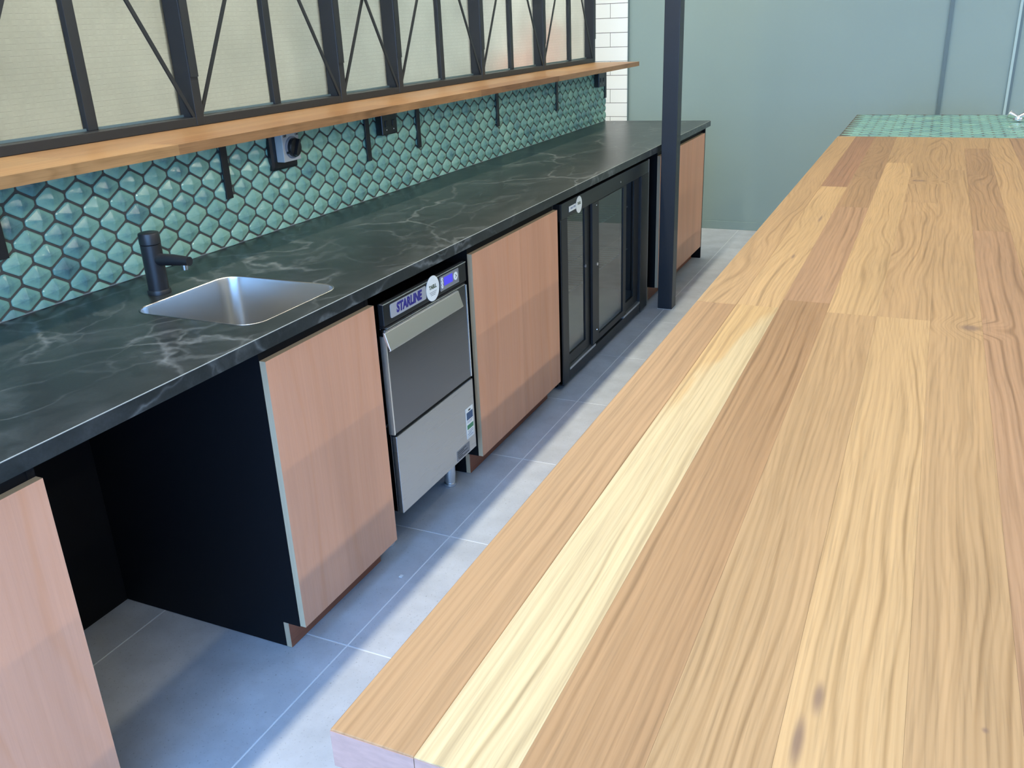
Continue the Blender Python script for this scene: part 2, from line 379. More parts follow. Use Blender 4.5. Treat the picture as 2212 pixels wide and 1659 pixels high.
# ------------------------------------------------------------------ mesh helpers
def bx(bm, x0, x1, y0, y1, z0, z1):
    v = [bm.verts.new(p) for p in [(x0, y0, z0), (x1, y0, z0), (x1, y1, z0), (x0, y1, z0), (x0, y0, z1), (x1, y0, z1), (x1, y1, z1), (x0, y1, z1)]]
    for f in [(0, 3, 2, 1), (4, 5, 6, 7), (0, 1, 5, 4), (1, 2, 6, 5), (2, 3, 7, 6), (3, 0, 4, 7)]:
        bm.faces.new([v[i] for i in f])
    return v

def tube(bm, p0, p1, r0, r1=None, seg=20, cap=True):
    p0, p1 = Vector(p0), Vector(p1); r1 = r0 if r1 is None else r1
    d = (p1 - p0).normalized(); a = Vector((0, 0, 1)) if abs(d.z) < .9 else Vector((1, 0, 0))
    u = d.cross(a).normalized(); w = d.cross(u)
    A, B = [], []
    for i in range(seg):
        t = 2 * math.pi * i / seg; q = u * math.cos(t) + w * math.sin(t)
        A.append(bm.verts.new(p0 + q * r0)); B.append(bm.verts.new(p1 + q * r1))
    for i in range(seg):
        j = (i + 1) % seg; bm.faces.new((A[i], B[i], B[j], A[j]))
    if cap:
        bm.faces.new(A); bm.faces.new(list(reversed(B)))

def lathe(bm, prof, cx, cy, seg=32, axis='z', cz=0):
    rings = []
    for r, h in prof:
        ring = []
        for i in range(seg):
            t = 2 * math.pi * i / seg
            if axis == 'z': p = (cx + r * math.cos(t), cy + r * math.sin(t), h)
            else: p = (h, cy + r * math.cos(t), cz + r * math.sin(t))
            ring.append(bm.verts.new(p))
        rings.append(ring)
    for a, b in zip(rings, rings[1:]):
        for i in range(seg):
            j = (i + 1) % seg; bm.faces.new((a[i], a[j], b[j], b[i]))
    bm.faces.new(list(reversed(rings[0]))); bm.faces.new(rings[-1])

def prism(bm, pts, axis, a, b):
    """extrude a 2-D outline along an axis from a to b"""
    def mk(p, h): return {'x': (h, p[0], p[1]), 'y': (p[0], h, p[1]), 'z': (p[0], p[1], h)}[axis]
    A = [bm.verts.new(mk(p, a)) for p in pts]; B = [bm.verts.new(mk(p, b)) for p in pts]
    for i in range(len(pts)):
        j = (i + 1) % len(pts); bm.faces.new((A[i], A[j], B[j], B[i]))
    bm.faces.new(A); bm.faces.new(B)

def rrect(x0, x1, y0, y1, r, seg=6):
    out = []
    for cx, cy, a0 in [(x1 - r, y1 - r, 0), (x0 + r, y1 - r, 90), (x0 + r, y0 + r, 180), (x1 - r, y0 + r, 270)]:
        for i in range(seg + 1):
            t = math.radians(a0 + 90 * i / seg); out.append((cx + r * math.cos(t), cy + r * math.sin(t)))
    return out

def obj(name, bm, m, parent=None, bevel=0.0, smooth=False, seg=2, color=None):
    bmesh.ops.recalc_face_normals(bm, faces=bm.faces)
    me = bpy.data.meshes.new(name); bm.to_mesh(me); bm.free()
    o = bpy.data.objects.new(name, me); COL.objects.link(o)
    if m is not None: me.materials.append(MAT[m] if isinstance(m, str) else m)
    if smooth:
        for p in me.polygons: p.use_smooth = True
        try: me.set_sharp_from_angle(angle=math.radians(38))
        except Exception: pass
    if bevel:
        md = o.modifiers.new('bevel', 'BEVEL'); md.width = bevel; md.segments = seg; md.limit_method = 'ANGLE'
    if parent: o.parent = parent
    if color: o.color = color
    return o

def box(name, x0, x1, y0, y1, z0, z1, m, parent=None, bevel=0.0, color=None, centre=False):
    """a box; with centre=True its origin sits in its middle"""
    bm = bmesh.new()
    if centre:
        c = ((x0 + x1) / 2, (y0 + y1) / 2, (z0 + z1) / 2)
        bx(bm, x0 - c[0], x1 - c[0], y0 - c[1], y1 - c[1], z0 - c[2], z1 - c[2])
        o = obj(name, bm, m, parent, bevel, color=color); o.location = c
        return o
    bx(bm, x0, x1, y0, y1, z0, z1)
    return obj(name, bm, m, parent, bevel, color=color)

def tag(o, label, cat, group=None):
    o['label'] = label; o['category'] = cat
    if group: o['group'] = group
    return o

def thing(name, label, cat, group=None):
    o = bpy.data.objects.new(name, None); COL.objects.link(o); o.empty_display_size = 0.05
    return tag(o, label, cat, group)

def struct(o):
    o['kind'] = 'structure'; return o

def struct_empty(name):
    o = bpy.data.objects.new(name, None); COL.objects.link(o); o.empty_display_size = 0.05
    return struct(o)

def copy_of(o, loc=None, parent=None):
    c = o.copy(); COL.objects.link(c)
    if parent: c.parent = parent
    if loc is not None: c.location = loc
    return c

FONT = bpy.data.fonts.load('<builtin>') if False else None
def lettering(text, size, loc, m, parent, bold=0.0, shear=0.0, name='lettering', sx=1.0):
    """flat raised print on a face that looks along +x (reads towards +y)"""
    cu = bpy.data.curves.new(name, 'FONT'); cu.body = text; cu.size = size; cu.align_x = 'CENTER'; cu.align_y = 'CENTER'
    cu.offset = bold; cu.shear = shear; cu.extrude = 0.0003; cu.resolution_u = 3
    tmp = bpy.data.objects.new(name, cu); me = bpy.data.meshes.new_from_object(tmp); me.name = name
    bpy.data.objects.remove(tmp); bpy.data.curves.remove(cu)
    o = bpy.data.objects.new(name, me); COL.objects.link(o); me.materials.clear(); me.materials.append(MAT[m])
    o.location = loc; o.rotation_euler = (math.pi / 2, 0, math.pi / 2); o.scale = (sx, 1, 1)
    o.parent = parent
    return o

# ------------------------------------------------------------------ room shell
XW = -0.7225          # tiled wall face
YB = 6.64             # back wall face
YE = 5.655            # far end of the tiled wall
ZC = 3.10
floor = struct(box('floor', -4.2, 6.2, -2.7, YB + .1, -0.12, -0.0008, 'grout_floor'))
bmT = bmesh.new(); bx(bmT, -.2980, .2980, -.2980, .2980, -.008, 0)
bmesh.ops.bevel(bmT, geom=[e for e in bmT.edges if all(v.co.z > -.001 for v in e.verts)], offset=.0007, segments=1, affect='EDGES')
first = None
for ix in range(-4, 11):
    for iy in range(-7, 9):
        cx, cy = .049 + .6 * ix + .3, 1.225 + .6 * iy + .3
        if first is None:
            first = obj('floor_tile', bmT, 'floor_tile', floor); first.location = (cx, cy, 0)
        else:
            copy_of(first, (cx, cy, 0), floor)
cl_ = struct(box('ceiling', -4.2, 6.2, -.30, YB + .1, ZC, ZC + .1, 'white'))
box('ceiling_board', -4.2, -.7, -2.7, -.30, ZC, ZC + .1, 'white', cl_); box('ceiling_board', 1.0, 6.2, -2.7, -.30, ZC, ZC + .1, 'white', cl_)
box('ceiling_board', -.7, 1.0, -2.8, -2.5, ZC, ZC + .1, 'white', cl_)  # unseen gap between the boards added so sky light falls on the aisle floor
wall_back = struct(box('wall_back', -4.2, 6.2, YB, YB + .12, 0, ZC, 'wall'))
struct(box('baseboard_back', -0.86, 6.0, YB - .010, YB, 0, .063, 'wall', bevel=.002))
# white running-bond tiles on the left end of the back wall
rows0 = .854 - .1035 * 8
bedw = box('tile_bed', -2.0, -.866, YB - .0065, YB, 0, ZC, 'grout_dark', wall_back)
tile_lib = {}
for r in range(30):
    z0 = rows0 + .1035 * r
    if z0 + .1 > ZC: break
    z0c = max(z0, 0.001)
    joint = -1.01 if (r % 2 == 1) else -1.01 - .155
    xs = [-.866]
    x = joint
    while x < -.87 - .31: x += .31
    if x < -.90: xs.append(x)
    while xs[-1] > -2.0: xs.append((xs[-1] - .31) if len(xs) > 1 else x)
    for a, b_ in zip(xs, xs[1:]):
        b_ = max(b_, -2.0)
        if a - b_ < .02: continue
        box('wall_tile', b_ + .0018, a - .0018, YB - .0105, YB - .006, z0c + .0018, z0 + .1035 - .0018, 'white_tile', wall_back, centre=True)
struct(box('trim_1', 1.346, 1.372, YB - .012, YB, .063, ZC, 'trim_dark'))
struct(box('trim_2', 1.756, 1.772, YB - .014, YB, .063, ZC, 'trim_light'))
struct(box('trim_3', 1.772, 1.788, YB - .010, YB, .063, ZC, 'trim_dark'))
struct(box('trim_4', -.870, -.862, YB - .0125, YB, 0, ZC, 'trim_dark'))
# left wall: solid below the glazing, solid above
wall_left = struct(box('wall_left', XW - .21, XW - .002, -2.7, YE, 0, 1.274, 'plain_wall'))
struct(box('wall_left_upper', XW - .21, XW - .06, -2.7, 5.70, 2.46, ZC, 'plain_wall'))
struct(box('wall_left_near', XW - .21, XW - .06, -2.7, .25, 1.306, 2.46, 'plain_wall'))
struct(box('wall_far_left', -4.2, -4.0, -2.7, YB, 0, ZC, 'cream_wall'))
struct(box('wall_right', 6.0, 6.2, -2.7, YB, 0, ZC, 'plain_wall'))
fr_ = box('wall_front', -4.0, 0.0, -2.8, -2.62, 0, ZC, 'plain_wall'); struct(fr_)
box('lintel', 0.0, 4.4, -2.8, -2.62, 2.62, ZC, 'plain_wall', fr_)
box('side_panel', 4.4, 6.2, -2.8, -2.62, 0, ZC, 'plain_wall', fr_)

# ------------------------------------------------------------------ hexagonal glazed tiles
PU, PW = 0.0909, 0.0460
HEX = [(.004, .0300), (.037, .0103), (.0416, .0062), (.0418, -.0050), (.0385, -.0094), (.004, -.0300), (-.004, -.0300),
       (-.037, -.0103), (-.0416, -.0062), (-.0418, .0050), (-.0385, .0094), (-.004, .0300)]
def hex_bm(bm, cu=0, cw=0, wall=True, tint=.3, rnd=None):
    lt = bm.verts.layers.float.get('tint') or bm.verts.layers.float.new('tint')
    lc = bm.verts.layers.float.get('centre') or bm.verts.layers.float.new('centre')
    rnd = rnd or random
    ax = (rnd.uniform(-.003, .003), rnd.uniform(-.004, .002))
    def mk(u, w, h, c):
        v = bm.verts.new((h, cu + u, cw + w) if wall else (cu + u, cw + w, h)); v[lt] = tint; v[lc] = c; return v
    r0 = [mk(u, w, 0, 0) for u, w in HEX]; r1 = [mk(u, w, .0042, 0) for u, w in HEX]
    r2 = [mk(u * .90, w * .90, .0062, .05) for u, w in HEX]
    r3 = [mk(u * .42 + ax[0] * .6, w * .42 + ax[1] * .6, .0102, .75) for u, w in HEX]
    n = len(HEX)
    for A, B in ((r0, r1), (r1, r2), (r2, r3)):
        for i in range(n):
            j = (i + 1) % n; bm.faces.new((A[i], A[j], B[j], B[i]))
    top = mk(ax[0], ax[1], .0136, 1.0)
    for i in range(n): bm.faces.new((r3[i], r3[(i + 1) % n], top))

def hex_mesh(name, bm):
    bmesh.ops.recalc_face_normals(bm, faces=bm.faces)
    me = bpy.data.meshes.new(name); bm.to_mesh(me); bm.free(); me.materials.append(MAT['glaze'])
    return me
TINTS = [0.0, .06, .12, .18, .24, .30, .36, .42, .5, .6]
VAR = []
for wall in (True, False):
    row = []
    for i, t in enumerate(TINTS):
        bm = bmesh.new(); hex_bm(bm, 0, 0, wall, t, random.Random(i)); row.append(hex_mesh('hex_tile', bm))
    VAR.append(row)
box('grout_bed', XW - .002, XW + .0022, -2.6, YE, .886, 1.276, 'grout_dark', wall_left)
def tint_at(y, z, rnd):
    # a batch of bluer tiles low at the near end, greener in the middle, greyer far away
    blue = max(0, 1 - abs(y - 1.12) / .45) * .34 + (.14 if y > 4.3 else 0)
    if 1.2 < y < 3.4: blue -= .04
    return max(0, rnd.gauss(.16, .12) + blue * rnd.uniform(.3, 1.2))
ZLO, ZHI = .9275, 1.2755
rnd = random.Random(11)
cells = []
for r in range(-2, 8):
    z = 1.193 + .046 * 2 - .046 * (r + 1)
    for k in range(-20, 52):
        y = 1.2279 + PU * k + (PU / 2 if ((r + 1) % 2) else 0)
        if y < -.50 or y > YE + .04: continue
        if z - .0338 > ZHI or z + .0338 < ZLO + .004: continue
        cells.append((y, z, tint_at(y, z, rnd)))
def clip(bm, co, no):
    g = list(bm.verts) + list(bm.edges) + list(bm.faces)
    r = bmesh.ops.bisect_plane(bm, geom=g, plane_co=co, plane_no=no, clear_outer=True)
    ed = [e for e in r['geom_cut'] if isinstance(e, bmesh.types.BMEdge)]
    if ed:
        try: bmesh.ops.holes_fill(bm, edges=ed)
        except Exception: pass
seen = [c for c in cells if c[0] > .90 and c[1] < 1.262]
seen.sort(key=lambda c: c[0])
near = set((c[0], c[1]) for c in seen[:300])
rest = bmesh.new(); cut_cache = {}
rest.verts.layers.float.new('tint'); rest.verts.layers.float.new('centre')
for (y, z, t) in cells:
    if (y, z) in near:
        i = min(range(len(TINTS)), key=lambda q: abs(TINTS[q] - t))
        if z - .034 < ZLO or z + .034 > ZHI:
            key = (i, round(z, 4))
            if key not in cut_cache:
                bm = bmesh.new(); hex_bm(bm, 0, 0, True, TINTS[i], random.Random(i))
                if z - .034 < ZLO: clip(bm, (0, 0, ZLO - z), (0, 0, -1))
                if z + .034 > ZHI: clip(bm, (0, 0, ZHI - z), (0, 0, 1))
                cut_cache[key] = hex_mesh('hex_tile', bm)
            me = cut_cache[key]
        else:
            me = VAR[0][i]
        o = bpy.data.objects.new('hex_tile', me); COL.objects.link(o); o.parent = wall_left; o.location = (XW + .0005, y, z)
    else:
        hex_bm(rest, y, z, True, t, rnd)
clip(rest, (0, 0, ZLO), (0, 0, -1)); clip(rest, (0, 0, ZHI), (0, 0, 1)); clip(rest, (0, YE, 0), (0, 1, 0))
o = obj('far_hex_tiles', rest, 'glaze', wall_left); o.location = (XW + .0005, 0, 0); o['kind'] = 'stuff'
box('sealant_bead', XW + .001, XW + .007, -.6, YE, .9262, .9285, 'silicone', wall_left)

# ------------------------------------------------------------------ countertop with sink cut-out
SX0, SX1, SY0, SY1, SR = -.462, -.066, 1.178, 1.550, .055
ct = thing('stone_countertop', 'long dark soapstone-look countertop with pale veins along the tiled wall', 'countertop')
bm = bmesh.new()
zt, zb = .926, .891
px0, px1, py0, py1 = XW + .0035, 0.0, 1.05, 1.66
hole = rrect(SX0, SX1, SY0, SY1, SR, 7)
cx, cy = (SX0 + SX1) / 2, (SY0 + SY1) / 2
outer = []
for (hx, hy) in hole:
    dx, dy = hx - cx, hy - cy
    t = min([((px1 - cx) / dx) if dx > 0 else ((px0 - cx) / dx) if dx < 0 else 9e9, ((py1 - cy) / dy) if dy > 0 else ((py0 - cy) / dy) if dy < 0 else 9e9])
    outer.append([cx + dx * t, cy + dy * t])
for cxx, cyy in [(px0, py0), (px0, py1), (px1, py0), (px1, py1)]:
    i = min(range(len(outer)), key=lambda q: (outer[q][0] - cxx) ** 2 + (outer[q][1] - cyy) ** 2); outer[i] = [cxx, cyy]
for z in (zt, zb):
    H_ = [bm.verts.new((a, b, z)) for a, b in hole]; O_ = [bm.verts.new((a, b, z)) for a, b in outer]
    for i in range(len(hole)):
        j = (i + 1) % len(hole); bm.faces.new((H_[i], H_[j], O_[j], O_[i]))
    if z == zt: HT, OT = H_, O_
    else: HB, OB = H_, O_
for i in range(len(hole)):
    j = (i + 1) % len(hole); bm.faces.new((HT[i], HB[i], HB[j], HT[j])); bm.faces.new((OT[i], OT[j], OB[j], OB[i]))
bx(bm, px0, px1, -.75, py0, zb, zt)
prism(bm, [(px0, py1), (px1, py1), (px1, 5.697), (px0, 5.648)], 'z', zb, zt)
obj('slab', bm, 'stone', ct)
bm = bmesh.new()
prism(bm, [(.0002, zt - .0016), (.0012, zt - .0016), (.0012, zt - .0004), (.0002, zt + .0004)], 'y', -.75, 5.697)
obj('edge_highlight', bm, 'stone_highlight', ct)  # highlight on the laminate edge bevel, painted in as a pale strip
bm = bmesh.new(); bx(bm, .0002, .0010, -.75, 5.697, zb, zt - .0018)
obj('front_edge', bm, 'stone', ct)

# sink
sink = thing('sink', 'square stainless steel sink bowl set into the dark countertop', 'sink')
bm = bmesh.new()
def ring_at(ins, z, r): return [bm.verts.new((a, b, z)) for a, b in rrect(SX0 + ins, SX1 - ins, SY0 + ins, SY1 - ins, r, 7)]
prof = [(.0008, .9262, SR), (.002, .9266, SR), (.0034, .9255, SR - .001), (.0045, .918, SR - .001), (.016, .70, SR - .004), (.018, .684, SR - .002), (.030, .674, .05), (.06, .670, .04)]
rings = [ring_at(*p) for p in prof]
for A, B in zip(rings, rings[1:]):
    for i in range(len(A)):
        j = (i + 1) % len(A); bm.faces.new((A[i], A[j], B[j], B[i]))
bm.faces.new(rings[-1])
bowl = obj('bowl', bm, 'sink_steel', sink, smooth=True)
md = bowl.modifiers.new('wall', 'SOLIDIFY'); md.thickness = .0012; md.offset = 0
bm = bmesh.new(); lathe(bm, [(.045, .6712), (.045, .6735), (.040, .6742), (.030, .6725)], cx, cy, 28)
obj('drain', bm, 'steel_polish', sink, smooth=True)

# tap
tap = thing('tap', 'matt black pillar tap standing behind the sink', 'tap')
TX, TY = -.522, 1.343
bm = bmesh.new(); lathe(bm, [(.031, .9262), (.031, .934), (.0295, .938), (.020, .938)], TX, TY, 32); obj('base_ring', bm, 'matt_black', tap, smooth=True)
bm = bmesh.new(); lathe(bm, [(.027, .937), (.027, 1.060), (.0255, 1.0612), (.015, 1.0614)], TX, TY, 32); obj('body', bm, 'matt_black', tap, smooth=True)
bm = bmesh.new(); lathe(bm, [(.0255, 1.0616), (.0275, 1.0628), (.0275, 1.088), (.0262, 1.0915), (.022, 1.093)], TX, TY, 32); obj('lever_cap', bm, 'matt_black', tap, smooth=True)
bm = bmesh.new(); tube(bm, (TX + .015, TY, 1.020), (TX + .075, TY, 1.0225), .0165, .0150, 24); tube(bm, (TX + .074, TY, 1.0225), (TX + .128, TY, 1.0225), .0150, .0120, 24)
sp = obj('spout', bm, 'matt_black', tap, smooth=True)
bm = bmesh.new(); tube(bm, (TX + .108, TY, 1.012), (TX + .108, TY, .999), .009, .0085, 20); obj('aerator', bm, 'chrome', sp, smooth=True)

# ------------------------------------------------------------------ base cabinets
DX = -.030
def cabinet(label, y0, y1, doors, kick=True, left_end=False, right_end=False, foot_y=None, side_t=.016):
    c = thing('base_cabinet', label, 'cabinet', None)
    bk = XW + .004
    for (a, b_) in ((y0, y0 + side_t), (y1 - side_t, y1)):
        bm = bmesh.new()
        prism(bm, [(bk, .002), (DX - .020 - .055, .002), (DX - .020 - .055, .082), (DX - .0185, .082), (DX - .0185, .8885), (bk, .8885)], 'y', a, b_)
        obj('side_panel', bm, 'carcass', c)
    box('bottom_panel', bk, DX - .02, y0 + side_t, y1 - side_t, .083, .099, 'carcass', c)
    box('back_panel', bk, bk + .01, y0 + side_t, y1 - side_t, .1, .8885, 'carcass', c)
    box('top_rail', DX - .036, DX - .020, y0 + side_t, y1 - side_t, .80, .8885, 'carcass', c)
    for (a, b_) in doors:
        d = box('door', DX - .0004, DX, a + .0002, b_ - .0002, .083, .848, 'door', c, centre=True)
        box('ply_core', DX - .018, DX - .0004, a, b_, .083, .848, 'ply_y', d).matrix_parent_inverse = Matrix.Translation(d.location).inverted()
    if kick:
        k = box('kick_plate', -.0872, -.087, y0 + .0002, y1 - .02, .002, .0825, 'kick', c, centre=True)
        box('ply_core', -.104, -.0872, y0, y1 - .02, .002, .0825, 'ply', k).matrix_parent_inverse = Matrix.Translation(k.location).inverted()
    for fy in (foot_y or []):
        bm = bmesh.new(); tube(bm, (-.056, fy, .068), (-.056, fy, .0826), .012, .015, 16); obj('glide', bm, 'plastic_black', c, smooth=True)
    return c
cabinet('pink-toned timber door cabinet at the near left edge, beyond the empty bay', -.10, .546, [(-.09, .546)])
cabinet('single-door timber cabinet under the sink, beside the empty bay', 1.160, 1.634, [(1.162, 1.634)], foot_y=[1.612])
cabinet('double-door timber cabinet between the glass washer and the glass-door fridge', 2.246, 3.030, [(2.246, 2.6455), (2.6465, 3.030)])
c4 = cabinet('timber-front cabinet at the far end, partly behind the black post', 4.598, 5.676, [(4.598, 5.676)])
bm = bmesh.new(); prism(bm, [(XW + .03, .002), (-.030, .002), (-.030, .8885), (XW + .03, .8885)], 'y', 5.677, 5.692); obj('end_panel', bm, 'carcass', c4)
tag(box('back_board', XW - .0015 + .004, XW + .022, .56, 1.159, .002, .8885, 'carcass'), 'black board closing the back of the empty bay', 'board')

# ------------------------------------------------------------------ glass washer
gw = thing('glass_washer', 'stainless steel under-counter glass washer with blue lettering and small screen', 'dishwasher')
GY0, GY1, GX = 1.664, 2.178, -.020
box('body', -.60, GX - .018, GY0 + .006, GY1 - .006, .16, .838, 'steel_dark', gw, bevel=.003)
# dark control strip
cp = box('control_panel', GX - .018, GX, GY0, GY1, .777, .842, 'plastic_black', gw, bevel=.0015)
box('top_trim', GX - .012, GX + .0012, GY0, GY1, .8395, .8425, 'steel_polish', gw)
bm = bmesh.new(); prism(bm, rrect(1.700, 1.908, .7905, .8325, .006, 4), 'x', GX, GX + .0014); lp = obj('logo_plate', bm, 'logo_grey', gw)
lettering('STARLINE', .039, (GX + .0017, 1.806, .8115), 'logo_blue', lp, bold=.0019, shear=.15, sx=.86)
bm = bmesh.new(); lathe(bm, [(.0405, GX), (.0405, GX + .0014)], 0, 1.951, 36, 'x', .8115); st = obj('round_sticker', bm, 'label_white', gw)
lettering('TAELL', .0165, (GX + .0017, 1.951, .8165), 'logo_green', st, bold=.0006, sx=1.0)
for zz, w in ((.800, .022), (.795, .018), (.790, .014)):
    box('fine_print', GX + .0014, GX + .0017, 1.951 - w, 1.951 + w, zz, zz + .0016, 'grey_label', st)
bm = bmesh.new(); prism(bm, rrect(1.999, 2.125, .7875, .8345, .004, 4), 'x', GX, GX + .0012); kp = obj('keypad', bm, 'grey_label', gw)
box('screen', GX + .0012, GX + .0018, 2.024, 2.082, .8000, .8275, 'lcd', kp)
box('keypad_trim', GX + .0012, GX + .0022, 2.000, 2.124, .7872, .7888, 'silver', kp)
def button(y, z, r):
    bm = bmesh.new(); lathe(bm, [(r, GX + .0012), (r, GX + .0022), (r * .86, GX + .0026)], 0, y, 24, 'x', z); return obj('button', bm, 'label_white', kp)
for zz in (.8245, .8125, .8005): button(2.0118, zz, .0058)
pb = button(2.103, .8125, .0135)
bm = bmesh.new(); prism(bm, [(2.098, .806), (2.110, .8125), (2.098, .819), (2.098, .8165), (2.1055, .8125), (2.098, .8085)], 'x', GX + .0026, GX + .0029); obj('start_symbol', bm, 'print_black', kp)
for zz in (.8245, .8125, .8005):
    box('button_mark', GX + .0026, GX + .0028, 2.0103, 2.0133, zz - .002, zz + .002, 'grey_label', kp)
# slot and recess under the controls
box('vent_slot', GX - .018, GX - .006, GY0, GY1, .768, .777, 'carcass', gw)
box('slot_lip', GX - .010, GX + .0006, GY0 + .012, GY1 - .012, .7655, .768, 'steel_polish', gw)
dp = box('door_panel', GX - .018, GX - .002, GY0, GY1, .432, .7655, 'steel_dark', gw, bevel=.002)
bm = bmesh.new()   # folded pull lip, leaning out towards the bottom
prism(bm, [(GX - .002, .7480), (GX - .002, .7445), (GX + .016, .7085), (GX + .012, .7055), (GX + .016, .7045), (GX + .0195, .7080), (GX + .004, .7590), (GX - .002, .7610)], 'y', 1.655, 2.112)
obj('door_handle', bm, 'steel_polish', gw, bevel=.0008)
bm = bmesh.new()
bx(bm, GX - .02, GX - .0005, GY0 - .0015, GY0 + .004, .432, .745); obj('door_edge_trim', bm, 'steel_polish', gw)
box('door_edge_trim', GX - .02, GX - .0005, GY1 - .004, GY1 + .0015, .432, .762, 'steel_polish', gw)
box('door_gap', GX - .016, GX - .004, GY0 + .002, GY1 - .002, .424, .432, 'carcass', gw)
lw = box('lower_panel', GX - .016, GX + .001, GY0 + .004, GY1, .160, .424, 'steel', gw, bevel=.0016)
LX = GX + .001
bm = bmesh.new(); prism(bm, rrect(2.112, 2.166, .214, .330, .002, 3), 'x', LX, LX + .0007); el = obj('energy_label', bm, 'label_white', gw)
box('blue_block', LX + .0007, LX + .0010, 2.117, 2.163, .285, .313, 'label_blue', el)
box('green_block', LX + .0007, LX + .0010, 2.117, 2.163, .249, .266, 'label_green', el)
box('title_mark', LX + .0007, LX + .0010, 2.131, 2.147, .3175, .3225, 'print_black', el)
for zz, a, b_ in ((.279, 2.119, 2.161), (.274, 2.119, 2.156), (.242, 2.119, 2.160), (.236, 2.124, 2.160), (.230, 2.119, 2.146), (.223, 2.126, 2.158)):
    box('fine_print', LX + .0007, LX + .0010, a, b_, zz, zz + .0022, 'label_palebl', el)
bm = bmesh.new(); prism(bm, rrect(2.030, 2.126, .166, .204, .002, 3), 'x', LX, LX + .0006); spx = obj('rating_plate', bm, 'grey_label', gw)
for zz, a, b_ in ((.196, 2.036, 2.100), (.190, 2.036, 2.084), (.183, 2.036, 2.110), (.176, 2.036, 2.072), (.170, 2.044, 2.118)):
    box('fine_print', LX + .0006, LX + .0008, a, b_, zz, zz + .0026, 'print_black', spx)
bm = bmesh.new(); tube(bm, (GX - .03, GY0 + .0055, .457), (GX - .03, GY0 - .004, .457), .006, .0045, 14); obj('side_screw', bm, 'chrome', gw, smooth=True)
for fx in (-.118, -.52):
    for fy in (GY0 + .045, 2.142):
        bm = bmesh.new(); lathe(bm, [(.0205, .002), (.0225, .004), (.0225, .012), (.0190, .0135), (.0215, .05), (.0215, .1605)], fx, fy, 28); obj('foot', bm, 'steel_polish', gw, smooth=True)

# ------------------------------------------------------------------ back-bar fridge
fg = thing('bar_fridge', 'black three-door back bar fridge with sliding glass doors', 'fridge')
FY0, FY1, FX = 3.118, 4.440, -.050
for (a, b_) in ((FY0, FY0 + .03), (FY1 - .03, FY1)):
    box('side_wall', -.58, FX - .004, a, b_, .03, .852, 'black', fg)
box('cabinet_top', -.58, FX - .02, FY0 + .03, FY1 - .03, .83, .852, 'black', fg)
box('cabinet_back', -.60, -.57, FY0 + .03, FY1 - .03, .11, .83, 'fridge_in', fg)
box('cabinet_floor', -.57, FX - .03, FY0 + .03, FY1 - .03, .085, .11, 'fridge_in', fg)
for zz in (.36, .60):
    bm = bmesh.new()
    for k in range(28):
        y = FY0 + .05 + k * .0453
        tube(bm, (-.55, y, zz), (-.16, y, zz), .002, seg=6)
    for xx in (-.55, -.36, -.16): tube(bm, (xx, FY0 + .035, zz - .004), (xx, FY1 - .035, zz - .004), .003, seg=6)
    obj('wire_shelf', bm, 'trim_dark', fg)
hd = box('header', FX - .03, FX, FY0 + .01, FY1 - .01, .784, .852, 'plastic_black', fg, bevel=.002)
box('left_frame', FX - .03, FX, FY0, FY0 + .083, .02, .784, 'black', fg, bevel=.006)
box('right_frame', FX - .03, FX, FY1 - .135, FY1, .02, .784, 'black', fg, bevel=.003)
box('edge_strip', FX - .06, FX - .002, FY1 + .001, FY1 + .012, .03, .852, 'grey_label', fg)
box('base_grille', FX - .03, FX - .002, FY0 + .083, FY1 - .135, .024, .072, 'black', fg, bevel=.002)
box('plinth', -.56, FX - .045, FY0 + .02, FY1 - .02, .002, .03, 'carcass', fg)
for a, b_ in ((3.205, 3.560), (4.010, 4.303)):
    box('door_track', FX - .028, FX - .001, a, b_, .072, .083, 'silver', fg)
def slider(y0, y1, x, l_, r_, zlo, ghz):
    d = box('sliding_door', x - .012, x, y0, y0 + l_, .088, .782, 'black', fg, bevel=.0015)
    def sub(name, *a, m='black'):
        box(name, *a, m, d)
    sub('stile', x - .012, x, y1 - r_, y1, .088, .782)
    sub('bottom_rail', x - .012, x, y0 + l_, y1 - r_, .088, zlo)
    sub('top_rail', x - .012, x, y0 + l_, y1 - r_, ghz, .782)
    sub('pane', x - .010, x - .005, y0 + l_, y1 - r_, zlo, ghz, m='cglass')
    return d
d1 = slider(3.198, 3.560, FX - .016, .010, .105, .135, .778)
d2 = slider(3.520, 4.040, FX - .0015, .092, .048, .118, .778)
d3 = slider(4.005, 4.306, FX - .016, .03, .085, .135, .778)
bm = bmesh.new(); tube(bm, (FX - .002, 3.578, .482), (FX + .004, 3.578, .482), .009, .008, 18); obj('lock', bm, 'chrome', d2, smooth=True)
bm = bmesh.new(); tube(bm, (FX - .018, 3.462, .500), (FX - .014, 3.462, .500), .008, .007, 18); obj('lock', bm, 'grey_label', d1, smooth=True)
for zz in (.15, .765):
    bm = bmesh.new(); tube(bm, (FX - .002, 3.578, zz), (FX + .001, 3.578, zz), .004, .003, 12); obj('screw', bm, 'chrome', d2)
bm = bmesh.new(); tube(bm, (FX, 3.94, .812), (FX + .0012, 3.94, .812), .005, .004, 12); obj('screw', bm, 'silver', hd)
nl = box('name_label', FX, FX + .0007, 3.215, 3.300, .801, .826, 'label_palebl', fg)
box('label_face', FX + .0007, FX + .0009, 3.2165, 3.2985, .8022, .8248, 'label_white', nl)
box('blue_lettering', FX + .0009, FX + .0011, 3.232, 3.262, .810, .819, 'label_palebl', nl); box('blue_lettering', FX + .0009, FX + .0011, 3.267, 3.294, .811, .820, 'label_palebl', nl)
bm = bmesh.new(); lathe(bm, [(.037, FX), (.037, FX + .0011)], 0, 3.339, 36, 'x', .8125); st2 = obj('round_sticker', bm, 'label_white', fg)
